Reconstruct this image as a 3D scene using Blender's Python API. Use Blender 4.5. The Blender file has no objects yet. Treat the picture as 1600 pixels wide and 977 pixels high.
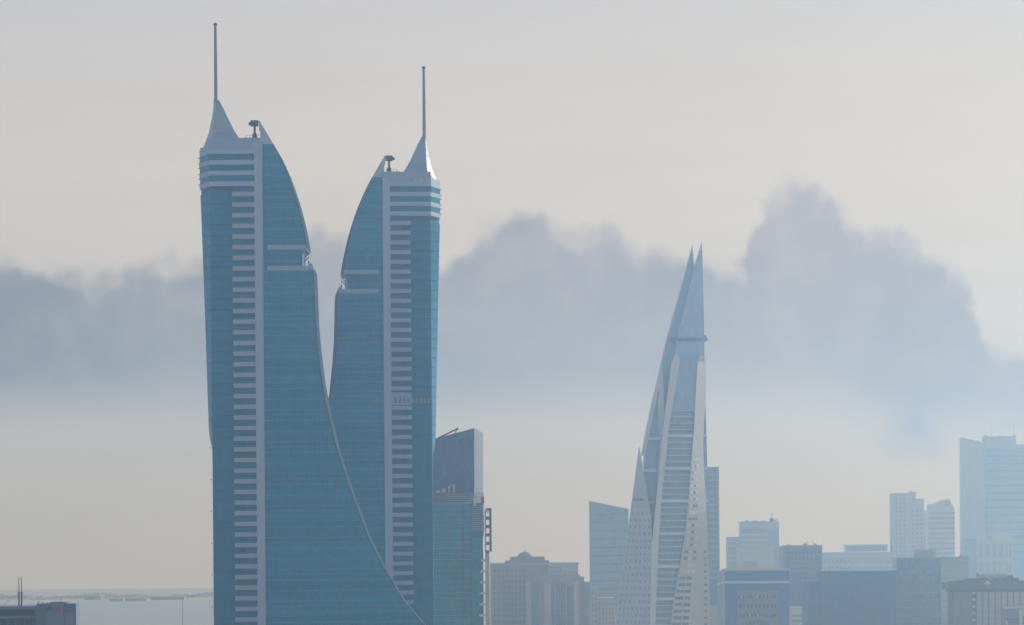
import bpy, bmesh, math, random
from mathutils import Vector
R = math.radians
random.seed(7)
sc = bpy.context.scene
col = sc.collection

# ------------------------------------------------------------------ camera
F = 4565.0            # focal length in photo pixels (1600 wide)
ROLL = 0.008          # the photographer held the camera 0.46 degrees off level
HX, HY = 800.0, 850.0 # where the optical axis meets the picture
CAMZ = 65.0
cam = bpy.data.cameras.new('camera')
camo = bpy.data.objects.new('camera', cam); col.objects.link(camo)
camo.location = (0, 0, CAMZ)
camo.rotation_euler = (R(90), ROLL, 0)
cam.sensor_width = 36.0; cam.sensor_fit = 'HORIZONTAL'
cam.lens = 36.0 * F / 1600.0
cam.shift_y = (HY - 488.5) / 1600.0
cam.clip_start = 1.0; cam.clip_end = 30000.0
sc.camera = camo

# ------------------------------------------------------------------ sun direction, world
SUN_AZ, SUN_EL = R(42), R(22)     # azimuth to the right of the view direction
sun = bpy.data.lights.new('sun', 'SUN'); sun.energy = 3.4; sun.angle = R(5); sun.color = (1.0, 0.93, 0.84)
suno = bpy.data.objects.new('sun', sun); col.objects.link(suno)
sd = Vector((math.sin(SUN_AZ)*math.cos(SUN_EL), math.cos(SUN_AZ)*math.cos(SUN_EL), math.sin(SUN_EL)))
suno.rotation_euler = sd.to_track_quat('Z', 'Y').to_euler()
suno.location = (400, 200, 500)

w = bpy.data.worlds.new('World'); sc.world = w; w.use_nodes = True
nt = w.node_tree; nt.nodes.clear()
N = lambda t, **k: _node(nt, t, **k)
def _node(tree, t, **k):
    n = tree.nodes.new(t)
    for a, v in k.items(): setattr(n, a, v)
    return n
def L(a, b): nt.links.new(a, b)
def math_(op, a, b=None, c=None, clamp=False):
    n = N('ShaderNodeMath', operation=op, use_clamp=clamp)
    for i, v in enumerate((a, b, c)):
        if v is None: continue
        if isinstance(v, (int, float)): n.inputs[i].default_value = v
        else: L(v, n.inputs[i])
    return n.outputs[0]
def sstep(v, lo, hi):
    n = N('ShaderNodeMapRange', interpolation_type='SMOOTHSTEP')
    L(v, n.inputs[0]); n.inputs[1].default_value = lo; n.inputs[2].default_value = hi
    n.inputs[3].default_value = 0; n.inputs[4].default_value = 1
    return n.outputs[0]
def mixc(f, a, b):
    n = N('ShaderNodeMix', data_type='RGBA')
    if isinstance(f, (int, float)): n.inputs[0].default_value = f
    else: L(f, n.inputs[0])
    for i, v in ((6, a), (7, b)):
        if isinstance(v, tuple): n.inputs[i].default_value = v + (1,)
        else: L(v, n.inputs[i])
    return n.outputs[2]
tc = N('ShaderNodeTexCoord'); sep = N('ShaderNodeSeparateXYZ'); L(tc.outputs['Generated'], sep.inputs[0])
dx, dy, dz = sep.outputs
az = math_('ARCTAN2', dx, dy)
el = math_('ARCSINE', dz)
sky = N('ShaderNodeTexSky', sky_type='NISHITA', sun_disc=False)
sky.sun_elevation = SUN_EL; sky.sun_rotation = SUN_AZ
sky.dust_density = 3.0; sky.air_density = 1.0; sky.ozone_density = 1.0
skys = N('ShaderNodeVectorMath', operation='SCALE'); L(sky.outputs[0], skys.inputs[0]); skys.inputs[3].default_value = 0.10
# high thin overcast, brighter towards the sun
dotn = N('ShaderNodeVectorMath', operation='DOT_PRODUCT'); L(tc.outputs['Generated'], dotn.inputs[0]); dotn.inputs[1].default_value = sd
glow = sstep(dotn.outputs['Value'], 0.55, 0.87)
veil_low = mixc(glow, (0.79, 0.56, 0.335), (0.95, 0.63, 0.335))
veil_mid = mixc(glow, (0.735, 0.645, 0.56), (0.79, 0.675, 0.56))
veil_top = mixc(glow, (0.585, 0.575, 0.59), (0.67, 0.63, 0.61))
v1 = mixc(sstep(el, 0.005, 0.075), veil_low, veil_mid)
v2 = mixc(sstep(el, 0.115, 0.21), v1, veil_top)
v2 = mixc(sstep(dotn.outputs['Value'], -0.7, 0.45), (0.46, 0.57, 0.72), v2)   # bluer away from the sun
# soft streaks high up
mp = N('ShaderNodeMapping'); L(tc.outputs['Generated'], mp.inputs[0]); mp.inputs['Scale'].default_value = (5, 5, 34)
st = N('ShaderNodeTexNoise'); L(mp.outputs[0], st.inputs['Vector']); st.inputs['Scale'].default_value = 2.2; st.inputs['Detail'].default_value = 4
streak = math_('MULTIPLY_ADD', st.outputs[0], 0.10, 0.95)
v3n = N('ShaderNodeVectorMath', operation='SCALE'); L(v2, v3n.inputs[0]); L(streak, v3n.inputs[3])
veilf = math_('SUBTRACT', 1.0, math_('MULTIPLY', sstep(el, 0.22, 0.75), 0.90))
base = mixc(veilf, skys.outputs[0], v3n.outputs[0])
# smoke bank low over the horizon
nz = N('ShaderNodeTexNoise'); L(tc.outputs['Generated'], nz.inputs['Vector']); nz.inputs['Scale'].default_value = 85; nz.inputs['Detail'].default_value = 7; nz.inputs['Roughness'].default_value = 0.52
nsep = N('ShaderNodeSeparateColor'); L(nz.outputs['Color'], nsep.inputs[0])
naz = math_('MULTIPLY_ADD', math_('SUBTRACT', nsep.outputs[0], 0.5), 0.013, az)
nel = math_('MULTIPLY_ADD', math_('SUBTRACT', nsep.outputs[1], 0.5), 0.012, el)
TOPS = [(0,395),(60,408),(110,428),(165,432),(205,420),(235,392),(265,392),(300,408),(340,415),(420,400),(480,375),(510,358),(545,365),(600,400),(690,402),(730,380),(760,352),(800,333),(840,334),(880,352),(905,367),(945,360),(1000,370),(1050,382),(1090,398),(1130,414),(1155,404),(1174,352),(1190,314),(1210,293),(1262,293),(1304,320),(1325,347),(1370,354),(1405,364),(1435,390),(1480,427),(1515,450),(1535,490),(1555,530),(1600,556)]
fc = N('ShaderNodeFloatCurve'); cm = fc.mapping; cv = cm.curves[0]
AZ0, AZ1, EL0, EL1 = -800/F, 800/F, 0.0, 600/F
pts = []
for x, y in TOPS:
    ddx, ddy = x-HX, y-HY
    u, v = ddx-ddy*ROLL, ddx*ROLL+ddy
    a = math.atan(u/F); e = math.atan(-v/math.hypot(F, u))
    pts.append(((a-AZ0)/(AZ1-AZ0), (e-EL0)/(EL1-EL0)))
while len(cv.points) < len(pts): cv.points.new(0.5, 0.5)
for p, q in zip(cv.points, pts): p.location = q
cm.extend = 'HORIZONTAL'; cm.update()
t = math_('DIVIDE', math_('SUBTRACT', naz, AZ0), AZ1-AZ0)
L(t, fc.inputs['Value'])
top = math_('MULTIPLY_ADD', fc.outputs[0], EL1-EL0, EL0)
big = N('ShaderNodeTexNoise'); L(tc.outputs['Generated'], big.inputs['Vector']); big.inputs['Scale'].default_value = 9; big.inputs['Detail'].default_value = 3
puff = None
for scl, amp in ((60, 0.010), (130, 0.006)):
    vo = N('ShaderNodeTexVoronoi', feature='F1'); L(tc.outputs['Generated'], vo.inputs['Vector']); vo.inputs['Scale'].default_value = scl
    p_ = math_('MULTIPLY', math_('SUBTRACT', 0.5, vo.outputs['Distance']), amp)
    puff = p_ if puff is None else math_('ADD', puff, p_)
above = math_('ADD', math_('SUBTRACT', top, nel), puff)
edge_soft = sstep(above, -0.0040, 0.0090)
botw = math_('MULTIPLY_ADD', math_('SUBTRACT', big.outputs[0], 0.5), 0.02, el)
botw = math_('MULTIPLY_ADD', sstep(az, 0.09, 0.15), 0.010, botw)
bot = sstep(botw, 0.036, 0.060)
# a skirt of smoke hanging lower where the column rises
g = math_('DIVIDE', math_('SUBTRACT', naz, (1425-HX)/F), 0.012)
g = math_('EXPONENT', math_('MULTIPLY', math_('MULTIPLY', g, g), -1.0))
skirt = math_('MULTIPLY', g, sstep(nel, 0.022, 0.040))
bot2 = math_('MAXIMUM', bot, skirt)
mott = math_('MULTIPLY_ADD', math_('SUBTRACT', nsep.outputs[2], 0.5), 0.45, 0.90)
mott = math_('MULTIPLY_ADD', math_('SUBTRACT', big.outputs[0], 0.5), 1.1, mott)
dens = math_('MULTIPLY', math_('MULTIPLY', edge_soft, bot2), mott, clamp=True)
smoke = mixc(glow, (0.19, 0.22, 0.27), (0.41, 0.39, 0.425))
dens = math_('MULTIPLY', dens, 0.92)
withcloud = mixc(dens, base, smoke)
bg = N('ShaderNodeBackground'); L(withcloud, bg.inputs[0]); bg.inputs[1].default_value = 1.0
wo = N('ShaderNodeOutputWorld'); L(bg.outputs[0], wo.inputs[0])

sc.view_settings.view_transform = 'Standard'; sc.view_settings.look = 'None'
sc.view_settings.exposure = 0.0; sc.view_settings.gamma = 1.0; sc.view_settings.use_curve_mapping = False
sc.cycles.use_denoising = True
sc.cycles.volume_bounces = 1
sc.cycles.max_bounces = 6
sc.cycles.use_adaptive_sampling = False

# ------------------------------------------------------------------ materials
MATS = {}
def mat(name, c, rough=0.6, metal=0.0, var=0.12, obj_var=0.0, streak=True, spec=0.5, pane=None, pane_var=0.25):
    if name in MATS: return MATS[name]
    m = bpy.data.materials.new(name); m.use_nodes = True
    t = m.node_tree; b = t.nodes['Principled BSDF']
    b.inputs['Roughness'].default_value = rough; b.inputs['Metallic'].default_value = metal
    b.inputs['Specular IOR Level'].default_value = spec
    tcn = t.nodes.new('ShaderNodeTexCoord'); mpn = t.nodes.new('ShaderNodeMapping')
    t.links.new(tcn.outputs['Object'], mpn.inputs[0])
    mpn.inputs['Scale'].default_value = (0.45, 0.45, 0.05) if streak else (0.12, 0.12, 0.12)
    n = t.nodes.new('ShaderNodeTexNoise'); n.inputs['Scale'].default_value = 1.0; n.inputs['Detail'].default_value = 6
    t.links.new(mpn.outputs[0], n.inputs['Vector'])
    v = t.nodes.new('ShaderNodeMath'); v.operation = 'MULTIPLY_ADD'
    t.links.new(n.outputs[0], v.inputs[0]); v.inputs[1].default_value = 2*var; v.inputs[2].default_value = 1-var
    out = v.outputs[0]
    if obj_var:
        oi = t.nodes.new('ShaderNodeObjectInfo'); q = t.nodes.new('ShaderNodeMath'); q.operation = 'MULTIPLY_ADD'
        t.links.new(oi.outputs['Random'], q.inputs[0]); q.inputs[1].default_value = 2*obj_var; q.inputs[2].default_value = 1-obj_var
        z = t.nodes.new('ShaderNodeMath'); z.operation = 'MULTIPLY'
        t.links.new(out, z.inputs[0]); t.links.new(q.outputs[0], z.inputs[1]); out = z.outputs[0]
    if pane:   # each pane of a curtain wall reflects and tints a little differently
        sn = t.nodes.new('ShaderNodeVectorMath'); sn.operation = 'SNAP'; sn.inputs[1].default_value = (pane[0], 1000.0, pane[1])
        t.links.new(tcn.outputs['Object'], sn.inputs[0])
        wn = t.nodes.new('ShaderNodeTexWhiteNoise'); wn.noise_dimensions = '3D'; t.links.new(sn.outputs[0], wn.inputs['Vector'])
        q = t.nodes.new('ShaderNodeMath'); q.operation = 'MULTIPLY_ADD'
        t.links.new(wn.outputs['Value'], q.inputs[0]); q.inputs[1].default_value = 2*pane_var; q.inputs[2].default_value = 1-pane_var
        z = t.nodes.new('ShaderNodeMath'); z.operation = 'MULTIPLY'
        t.links.new(out, z.inputs[0]); t.links.new(q.outputs[0], z.inputs[1]); out = z.outputs[0]
    s = t.nodes.new('ShaderNodeVectorMath'); s.operation = 'SCALE'; s.inputs[0].default_value = c
    t.links.new(out, s.inputs[3]); t.links.new(s.outputs[0], b.inputs['Base Color'])
    MATS[name] = m
    return m
M_BLUEGLASS = mat('blue_tower_glass', (0.0005, 0.218, 0.375), 0.28, 0.2, 0.15, 0.11, spec=.08, pane=(1.5, 2.0), pane_var=.10)
M_BLUEGLASS2 = mat('blue_recess_glass', (0.0005, 0.182, 0.315), 0.28, 0.2, 0.12, 0.10, spec=.08, pane=(1.5, 2.0), pane_var=.08)
M_DARKGAP = mat('slab_edge_dark', (0.004, 0.16, 0.32), 0.5)
M_MULL = mat('mullion_paint', (0.02, 0.29, 0.45), 0.5)
M_ALU = mat('grey_blue_cladding', (0.29, 0.40, 0.56), 0.55, 0.0, 0.06)
M_ALU2 = mat('pale_cladding_panels', (0.35, 0.46, 0.61), 0.5, 0.0, 0.08)
M_LEDGE = mat('ledge_metal', (0.24, 0.33, 0.44), 0.5)
M_MAST = mat('mast_steel', (0.22, 0.25, 0.30), 0.5, 0.2)
M_STEEL = mat('dark_steel', (0.03, 0.05, 0.08), 0.6)
M_WHITE = mat('white_paint', (0.72, 0.72, 0.70), 0.6)
M_RED = mat('red_sign', (0.50, 0.10, 0.12), 0.6)
M_NAVY = mat('navy_sign', (0.02, 0.06, 0.14), 0.6)

# ------------------------------------------------------------------ mesh helpers
def link(o, parent=None):
    col.objects.link(o)
    if parent is not None: o.parent = parent
    return o
def mesh_obj(name, verts, faces, m, parent=None, loc=(0,0,0), smooth=False):
    me = bpy.data.meshes.new(name); me.from_pydata([tuple(v) for v in verts], [], faces); me.update()
    bm = bmesh.new(); bm.from_mesh(me); bmesh.ops.recalc_face_normals(bm, faces=bm.faces); bm.to_mesh(me); bm.free()
    if smooth:
        for p in me.polygons: p.use_smooth = True
    me.materials.append(m)
    o = bpy.data.objects.new(name, me); o.location = loc
    return link(o, parent)
BOXF = [(0,1,2,3),(7,6,5,4),(0,4,5,1),(1,5,6,2),(2,6,7,3),(3,7,4,0)]
def boxv(x0,x1,y0,y1,z0,z1): return [(x0,y0,z0),(x1,y0,z0),(x1,y1,z0),(x0,y1,z0),(x0,y0,z1),(x1,y0,z1),(x1,y1,z1),(x0,y1,z1)]
def box(name, x0,x1,y0,y1,z0,z1, m, parent=None): return mesh_obj(name, boxv(x0,x1,y0,y1,z0,z1), BOXF, m, parent)
class MB:
    def __init__(s): s.v=[]; s.f=[]
    def box(s,*a):
        n=len(s.v); s.v+=boxv(*a); s.f+=[tuple(i+n for i in f) for f in BOXF]; return s
    def hexa(s, v8):
        n=len(s.v); s.v+=v8; s.f+=[tuple(i+n for i in f) for f in BOXF]; return s
    def bar(s, a, b, r, k=6):
        a=Vector(a); b=Vector(b); d=(b-a).normalized(); u=d.orthogonal().normalized(); w_=d.cross(u); n=len(s.v)
        for p in (a,b):
            for i in range(k):
                t=2*math.pi*i/k; s.v.append(tuple(p+(u*math.cos(t)+w_*math.sin(t))*r))
        for i in range(k): s.f.append((n+i,n+(i+1)%k,n+k+(i+1)%k,n+k+i))
        s.f.append(tuple(n+i for i in range(k))); s.f.append(tuple(n+k+i for i in range(k))); return s
    def lathe(s, prof, cx, cy, k=16):
        n=len(s.v)
        for r,z in prof:
            for i in range(k):
                t=2*math.pi*i/k; s.v.append((cx+r*math.cos(t), cy+r*math.sin(t), z))
        for j in range(len(prof)-1):
            for i in range(k): s.f.append((n+j*k+i,n+j*k+(i+1)%k,n+(j+1)*k+(i+1)%k,n+(j+1)*k+i))
        s.f.append(tuple(n+i for i in range(k))); s.f.append(tuple(n+(len(prof)-1)*k+i for i in range(k))); return s
    def build(s, name, m, parent=None, smooth=False): return mesh_obj(name, s.v, s.f, m, parent, smooth=smooth)
def thing(name, label, cat, loc, group=None):
    o = bpy.data.objects.new(name, None); o.location = loc; o.empty_display_size = 5
    o['label'] = label; o['category'] = cat
    if group: o['group'] = group
    return link(o)
def tag(o, label, cat, group=None):
    o['label'] = label; o['category'] = cat
    if group: o['group'] = group
    return o
def unroll(px, py):
    a, b = px-HX, py-HY
    return a-b*ROLL, a*ROLL+b
def wx(px, py, D): return unroll(px, py)[0]*D/F
def wz(px, py, D): return CAMZ-unroll(px, py)[1]*D/F
def interp(pts, z):
    pts = sorted(pts)
    if z <= pts[0][0]: return pts[0][1]
    for (a, p), (b, q) in zip(pts, pts[1:]):
        if z <= b: return p+(q-p)*(z-a)/(b-a) if b > a else q
    return pts[-1][1]

# ------------------------------------------------------------------ setting
gm = mat('city_ground', (0.66, 0.50, 0.32), 0.95, 0, 0.3, streak=False)
g_ = mesh_obj('ground', [(-3200,-800,0),(3200,-800,0),(3200,4550,0),(-3200,4550,0)], [(0,1,2,3)], gm); g_['kind'] = 'structure'
wm = mat('haze_toned_water', (0.52, 0.46, 0.36), 0.55, 0, 0.1, streak=False, spec=0.2)  # pale warm base colour paints in the haze, so the water fades out
s_ = mesh_obj('water', [(-1600,2440,0.05),(-60,2410,0.05),(-60,3380,0.05),(-500,3440,0.05),(-1600,3400,0.05)], [(0,1,2,3,4)], wm); s_['kind'] = 'structure'

# ------------------------------------------------------------------ twin harbour towers
D1 = 1100.0; S1 = D1/F; U0 = -398.0
def T(px, py, dy=0.0):
    u, v = unroll(px, py); k = (D1+dy)/F; return u*k-U0*S1, CAMZ-v*k
SAIL = [T(*p)[::-1] for p in [(427,226),(433,236),(440,250),(448,268),(455,287),(461,305),(466,322),(470,338),(474,355),(477,371),(479.5,386)]]
SAIL_LOW = [T(*p)[::-1] for p in [(489,420),(490,432),(491,460),(492.5,500),(496,540),(502,590),(511,640),(517,663),(523,690),(535,730),(552,780),(575,840),(600,890),(630,940),(662,978)]]
zb = SAIL_LOW[-1]; SAIL_LOW += [(zb[0]-9, zb[1]+6.6), (zb[0]-18, zb[1]+12), (zb[0]-36, zb[1]+20)]
Z_UP0 = T(440,390)[1]; Z_LO1 = T(440,416)[1]; X_REC = T(472.5,400)[0]
def xr(z):
    if z >= Z_UP0: return interp(SAIL, z)
    if z >= Z_LO1: return X_REC
    return interp(SAIL_LOW, z)
EDGE = [T(p[0], p[1], 8.4)[::-1] for p in [(311.5,236),(313,300),(318,430),(322,545),(326.5,680),(332,704),(334,976)]]
def xl(z): return interp(EDGE, z)
X_SAIL0 = 13*S1; X_BAR0 = -35*S1; X_COR = -70*S1
def ysail(x): return -0.3+0.0026*(x-X_SAIL0)**2 if x < 40 else -0.3+0.0026*(40-X_SAIL0)**2+0.19*(x-40)
Z_FL = T(380,300)[1]            # top of the first single bar under the crown
FH = 16.62*S1; BARH = 7.0*S1
Z_ROOF = T(390,216)[1]; Z_PAR = T(365,241)[1]; Z_CR = T(345,291.3)[1]
DEPTH = 21.0
def harbour_tower(label, X, Y, m, sign=False):
    root = thing('harbour_tower', label, 'skyscraper', (X, Y, 0), 'twin curved glass towers')
    if sign: root.rotation_euler.z = R(6)
    def mk(name, v, f, mt, smooth=False, parent=root): return mesh_obj(name, [(m*a, b, c) for a, b, c in v], f, mt, parent, smooth=smooth)
    def bx(name, x0,x1,y0,y1,z0,z1, mt, parent=root): return mk(name, boxv(x0,x1,y0,y1,z0,z1), BOXF, mt, parent=parent)
    # core body, a loft of floor plans
    zs = sorted(set([0.0] + [p[0] for p in SAIL_LOW if p[0] > 0] + [Z_LO1-.01, Z_LO1, Z_UP0-.01, Z_UP0] + [p[0] for p in SAIL] + [p[0] for p in EDGE if p[0] < Z_PAR] ))
    zs = [z for z in zs if z <= SAIL[0][0] and z >= 0] if False else [z for z in zs if 0 <= z <= T(427,226)[1]]
    V = []; K = 0
    for z in zs:
        x_r = xr(z)-0.15; x_l = xl(z)+0.3
        n = 8
        sx = [X_SAIL0+(x_r-X_SAIL0)*i/n for i in range(n+1)]
        yc = 0.6 if z > Z_CR else 3.0
        ring = [(x_l, DEPTH-.2, z), (x_l, 8.8, z), (X_COR+.3, yc, z), (X_BAR0-.05, yc, z), (X_BAR0, 1.9, z)] + [(x, ysail(x)+.35, z) for x in sx] + [(x_r, DEPTH-.2, z)]
        K = len(ring); V += ring
    Fc = [(j*K+i, j*K+(i+1)%K, (j+1)*K+(i+1)%K, (j+1)*K+i) for j in range(len(zs)-1) for i in range(K)]
    Fc += [tuple(range(K)), tuple((len(zs)-1)*K+i for i in range(K))]
    mk('core', V, Fc, M_DARKGAP)
    # floors
    k0 = 1 + int((T(427,226)[1]-Z_FL)/FH)
    mul = MB()
    k = -k0
    while True:
        zt = Z_FL-k*FH; z0 = zt-FH
        if z0 < 0: break
        # sail band
        zz1 = min(zt-0.06, T(427,226)[1]); zz0 = z0+0.06
        cuts = [(zz0, zz1)]
        for zc in (Z_UP0, Z_LO1):
            cuts = [c for a, b in cuts for c in (((a, zc-.06), (zc+.06, b)) if a < zc < b else ((a, b),))]
        for a, b in cuts:
            if b-a < 0.3: continue
            n = 6; v = []; lv = [a, (a+b)/2, b]
            for z in lv:
                x1 = xr(min(max(z, a), b)) if True else 0
                for i in range(n+1):
                    x = X_SAIL0+(x1-X_SAIL0)*i/n; v.append((x, ysail(x), z))
            nv = len(v); v += [(x, y+.3, z) for x, y, z in v]
            f = [(j*(n+1)+i, j*(n+1)+i+1, (j+1)*(n+1)+i+1, (j+1)*(n+1)+i) for j in range(2) for i in range(n)]
            f += [tuple(q+nv for q in ff) for ff in f]
            rim = list(range(n+1)) + [n+(n+1)*j for j in (1, 2)] + [2*(n+1)+i for i in range(n-1, -1, -1)] + [n+1]
            f += [(rim[i], rim[(i+1) % len(rim)], rim[(i+1) % len(rim)]+nv, rim[i]+nv) for i in range(len(rim))]
            mk('glass_band', v, f, M_BLUEGLASS)
            x = X_SAIL0+1.5
            while x < min(xr(a), xr(b))-0.2:
                y = ysail(x); mul.hexa([(m*p, q, r) for p, q, r in boxv(x-.06, x+.06, y-.10, y+.05, a, b)]); x += 1.5
            # intermediate transom
            zm = a+(b-a)*0.42
            if zm < Z_UP0-2 or zm > Z_UP0:
                xe = min(xr(zm), xr(zm+.1))-.1
                for i in range(6):
                    p = X_SAIL0+(xe-X_SAIL0)*i/6; q = X_SAIL0+(xe-X_SAIL0)*(i+1)/6
                    mul.hexa([(m*p2, q2, r2) for p2, q2, r2 in [(p,ysail(p)-.08,zm),(q,ysail(q)-.08,zm),(q,ysail(q)+.05,zm),(p,ysail(p)+.05,zm),(p,ysail(p)-.08,zm+.4),(q,ysail(q)-.08,zm+.4),(q,ysail(q)+.05,zm+.4),(p,ysail(p)+.05,zm+.4)]])
        if k >= 0:
            # bar of cladding, window band under it, recessed glass beside it
            double = sign and k == 18
            bx('spandrel_bar', X_BAR0, 0.0, -0.6, 1.85, zt-BARH - (FH*0.5 if double else 0), zt + (FH*.35 if double else 0), M_ALU)
            bx('window_band', X_BAR0+.05, -.02, 1.3, 1.85, z0+.02, zt-BARH-.02, M_BLUEGLASS2)
            bx('glass_band', X_COR+.1, X_BAR0-.03, 2.5, 2.95, z0+.1, zt-.1, M_BLUEGLASS2)
            # chamfered flank
            a0, a1 = xl(z0), xl(zt)
            if X_COR-a1 > 0.5:
                mk('flank_glass', [(X_COR, 2.5, z0+.1), (a0, 8.4, z0+.1), (a0, DEPTH-1, z0+.1), (X_COR+.6, 3.0, z0+.1), (X_COR, 2.5, zt-.1), (a1, 8.4, zt-.1), (a1, DEPTH-1, zt-.1), (X_COR+.6, 3.0, zt-.1)], BOXF, M_BLUEGLASS)
            else:
                bx('flank_glass', min(a0,a1), X_COR+.05, 2.55, DEPTH-1, z0+.1, zt-.1, M_BLUEGLASS)
            if k % 3 == 0:
                # light ledges every third floor
                n = 8; xe = xr(zt)-.2; xs = [X_SAIL0+2.2+(xe-X_SAIL0-2.2)*i/n for i in range(n+1)]
                if not (Z_LO1-2 < zt < Z_UP0+16):
                    v = [(x, ysail(x)+dy_, zt+dz_) for dz_ in (-.08, .08) for dy_ in (-.45, .2) for x in xs]
                    q = n+1
                    f = [(i,i+1,q+i+1,q+i) for i in range(n)]+[(2*q+i,2*q+i+1,3*q+i+1,3*q+i) for i in range(n)]+[(i,i+1,2*q+i+1,2*q+i) for i in range(n)]+[(q+i,q+i+1,3*q+i+1,3*q+i) for i in range(n)]+[(0,q,3*q,2*q),(n,q+n,3*q+n,2*q+n)]
                    mk('ledge', v, f, M_LEDGE)
                if zt < T(332,690)[1]: bx('sunshade', xl(zt)-.6, xl(zt)+.2, 5, 5.6, zt-.1, zt+.1, M_STEEL)
        k += 1
    mul_o = mesh_obj('mullions', mul.v, mul.f, M_MULL, root); mul_o['kind'] = 'stuff'
    # crown floors
    for i in range(3):
        zt = Z_PAR-i*FH; zg = zt-FH*.565; z0 = Z_PAR-(i+1)*FH
        bx('window_band', X_COR+.1, -.6, 0.0, 0.55, zg, zt, M_BLUEGLASS2)
        bx('spandrel_bar', X_COR-.05, 0.0, -0.55, 0.55, z0, zg-.02, M_ALU2 if i < 3 else M_ALU)
        a0, a1 = xl(z0), xl(zt)
        for nm, lo, hi, off, mt in (('flank_glass', zg, zt, 0.0, M_BLUEGLASS2), ('flank_bar', z0, zg-.02, .18, M_ALU)):
            mk(nm, [(X_COR-.06, 0-off, lo), (a1-off, 8.4, lo), (a1-off, DEPTH-1, lo), (X_COR+.5, .55, lo), (X_COR-.06, 0-off, hi), (a1-off, 8.4, hi), (a1-off, DEPTH-1, hi), (X_COR+.5, .55, hi)], BOXF, mt)
        for zz in (zt-.3, zg-.2): bx('sunshade', a1-.75, a1+.3, 8.3, 8.8, zz-.1, zz+.1, M_STEEL)
    # pier, parapet
    bx('pier', 0.0, X_SAIL0-.02, -1.0, 1.9, 0, Z_ROOF-2.0, M_ALU2)
    bx('parapet', X_COR-.05, X_SAIL0-.9, -.75, 1.5, Z_PAR, Z_ROOF, M_ALU)
    bx('parapet_band', X_COR-.05, X_SAIL0-.05, -1.15, -.76, Z_PAR, Z_PAR+1.75, M_ALU2)
    a1 = xl(Z_PAR)
    zl = T(312,235,8.4)[1]
    mk('parapet', [(X_COR-.06, -.75, Z_PAR), (a1, 8.4, Z_PAR), (a1, DEPTH, Z_PAR), (X_COR, DEPTH, Z_PAR), (X_COR-.06, -.75, Z_PAR+4.5), (a1, 8.4, zl), (a1, DEPTH, zl), (X_COR, DEPTH, Z_PAR+4.5)], BOXF, M_ALU)
    bx('roof_deck', X_COR, X_SAIL0+2, 1.5, DEPTH, Z_PAR, Z_ROOF-1.2, M_ALU)
    # concave spire base: left edge, front ridge, right edge, back
    prof = [(233.5,311.8,327,340,0.0),(229,317,329,352,.12),(221,320.3,331,366,.25),(216,322.4,332.5,374,.33),(210,324.6,333.3,369.6,.42),(202,327,334,364.8,.55),(190,329.7,334.8,358.8,.70),(180,331.6,335.3,353.8,.80),(170,333,335.6,349.4,.88),(163,333.7,335.9,345.4,.94),(156,334.2,336.2,342,1.0)]
    V = []
    for py, l, c, r, t_ in prof:
        z = T(335, py, 2+6*t_)[1]
        V += [(T(l,py,8.4)[0], 8.4, z), (T(c,py,8*t_)[0], -.6+8.0*t_, z), (T(r,py,3+5*t_)[0], 3.0+5.6*t_, z), (T((c+r)/2,py,8)[0], 18-9.0*t_, z)]
    n = len(prof)
    Fc = [(4*j+i, 4*j+(i+1)%4, 4*j+4+(i+1)%4, 4*j+4+i) for j in range(n-1) for i in range(4)]+[(0,1,2,3), tuple(4*(n-1)+i for i in range(4))]
    sp = mk('spire_base', V, Fc, M_ALU2)
    # panel joints on the spire base
    jm = MB()
    for j in range(1, n-1):
        for i in (0, 1):
            A = Vector(V[4*j+i]); B = Vector(V[4*j+i+1])
            jm.bar((m*A.x, A.y-.05, A.z), (m*B.x, B.y-.05, B.z), .09, 4)
    for fr in (.2, .4, .6, .8):
        for j in range(n-1):
            A = Vector(V[4*j+1]).lerp(Vector(V[4*j+2]), fr); B = Vector(V[4*j+5]).lerp(Vector(V[4*j+6]), fr)
            jm.bar((m*A.x, A.y-.05, A.z), (m*B.x, B.y-.05, B.z), .07, 4)
    jm.build('panel_joint', M_ALU, sp)['kind'] = 'stuff'
    # mast
    xm, zm0 = T(337.5, 157, 8.2); zm1 = T(336.5, 36, 8.2)[1]
    ma = MB().lathe([(.95, zm0-1), (.72, zm0+1.5), (.66, (zm0+zm1)/2), (.55, zm1-1.0), (.55, zm1-.9)], m*xm, 8.2, 12).build('mast', M_MAST, root)
    MB().lathe([(.75, zm1-1.0), (.75, zm1-.3), (.3, zm1)], m*xm, 8.2, 10).build('mast_cap', M_STEEL, ma)
    # fin above the sail
    pts = [T(406.5,191.5), T(411,198), T(416,206.5), T(421,215), T(427.3,225.5), T(406.5,225.5)]
    V = [(x, ysail(X_SAIL0)+.1, z) for x, z in pts]+[(x, 4.5, z) for x, z in pts]
    q = len(pts)
    mk('sail_fin', V, [tuple(range(q)), tuple(range(q, 2*q))]+[(i,(i+1)%q,q+(i+1)%q,q+i) for i in range(q)], M_ALU2)
    # curved edge wall
    for nm, zz in (('edge_wall', [p[0] for p in SAIL]), ('edge_wall', [max(p[0], 0) for p in SAIL_LOW if p[0] > -15])):
        zz = sorted(zz); V = []
        for z in zz:
            x = xr(z); y = ysail(x)
            V += [(x-.35, y-.2, z), (x+.12, y-.25, z), (x+.12, DEPTH, z), (x-.35, DEPTH, z)]
        q = len(zz)
        mk(nm, V, [(4*j+i, 4*j+(i+1)%4, 4*j+4+(i+1)%4, 4*j+4+i) for j in range(q-1) for i in range(4)]+[(0,1,2,3), tuple(4*(q-1)+i for i in range(4))], mat('edge_wall_metal', (.06,.115,.18), .9, 0, .1, spec=0.0))
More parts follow.
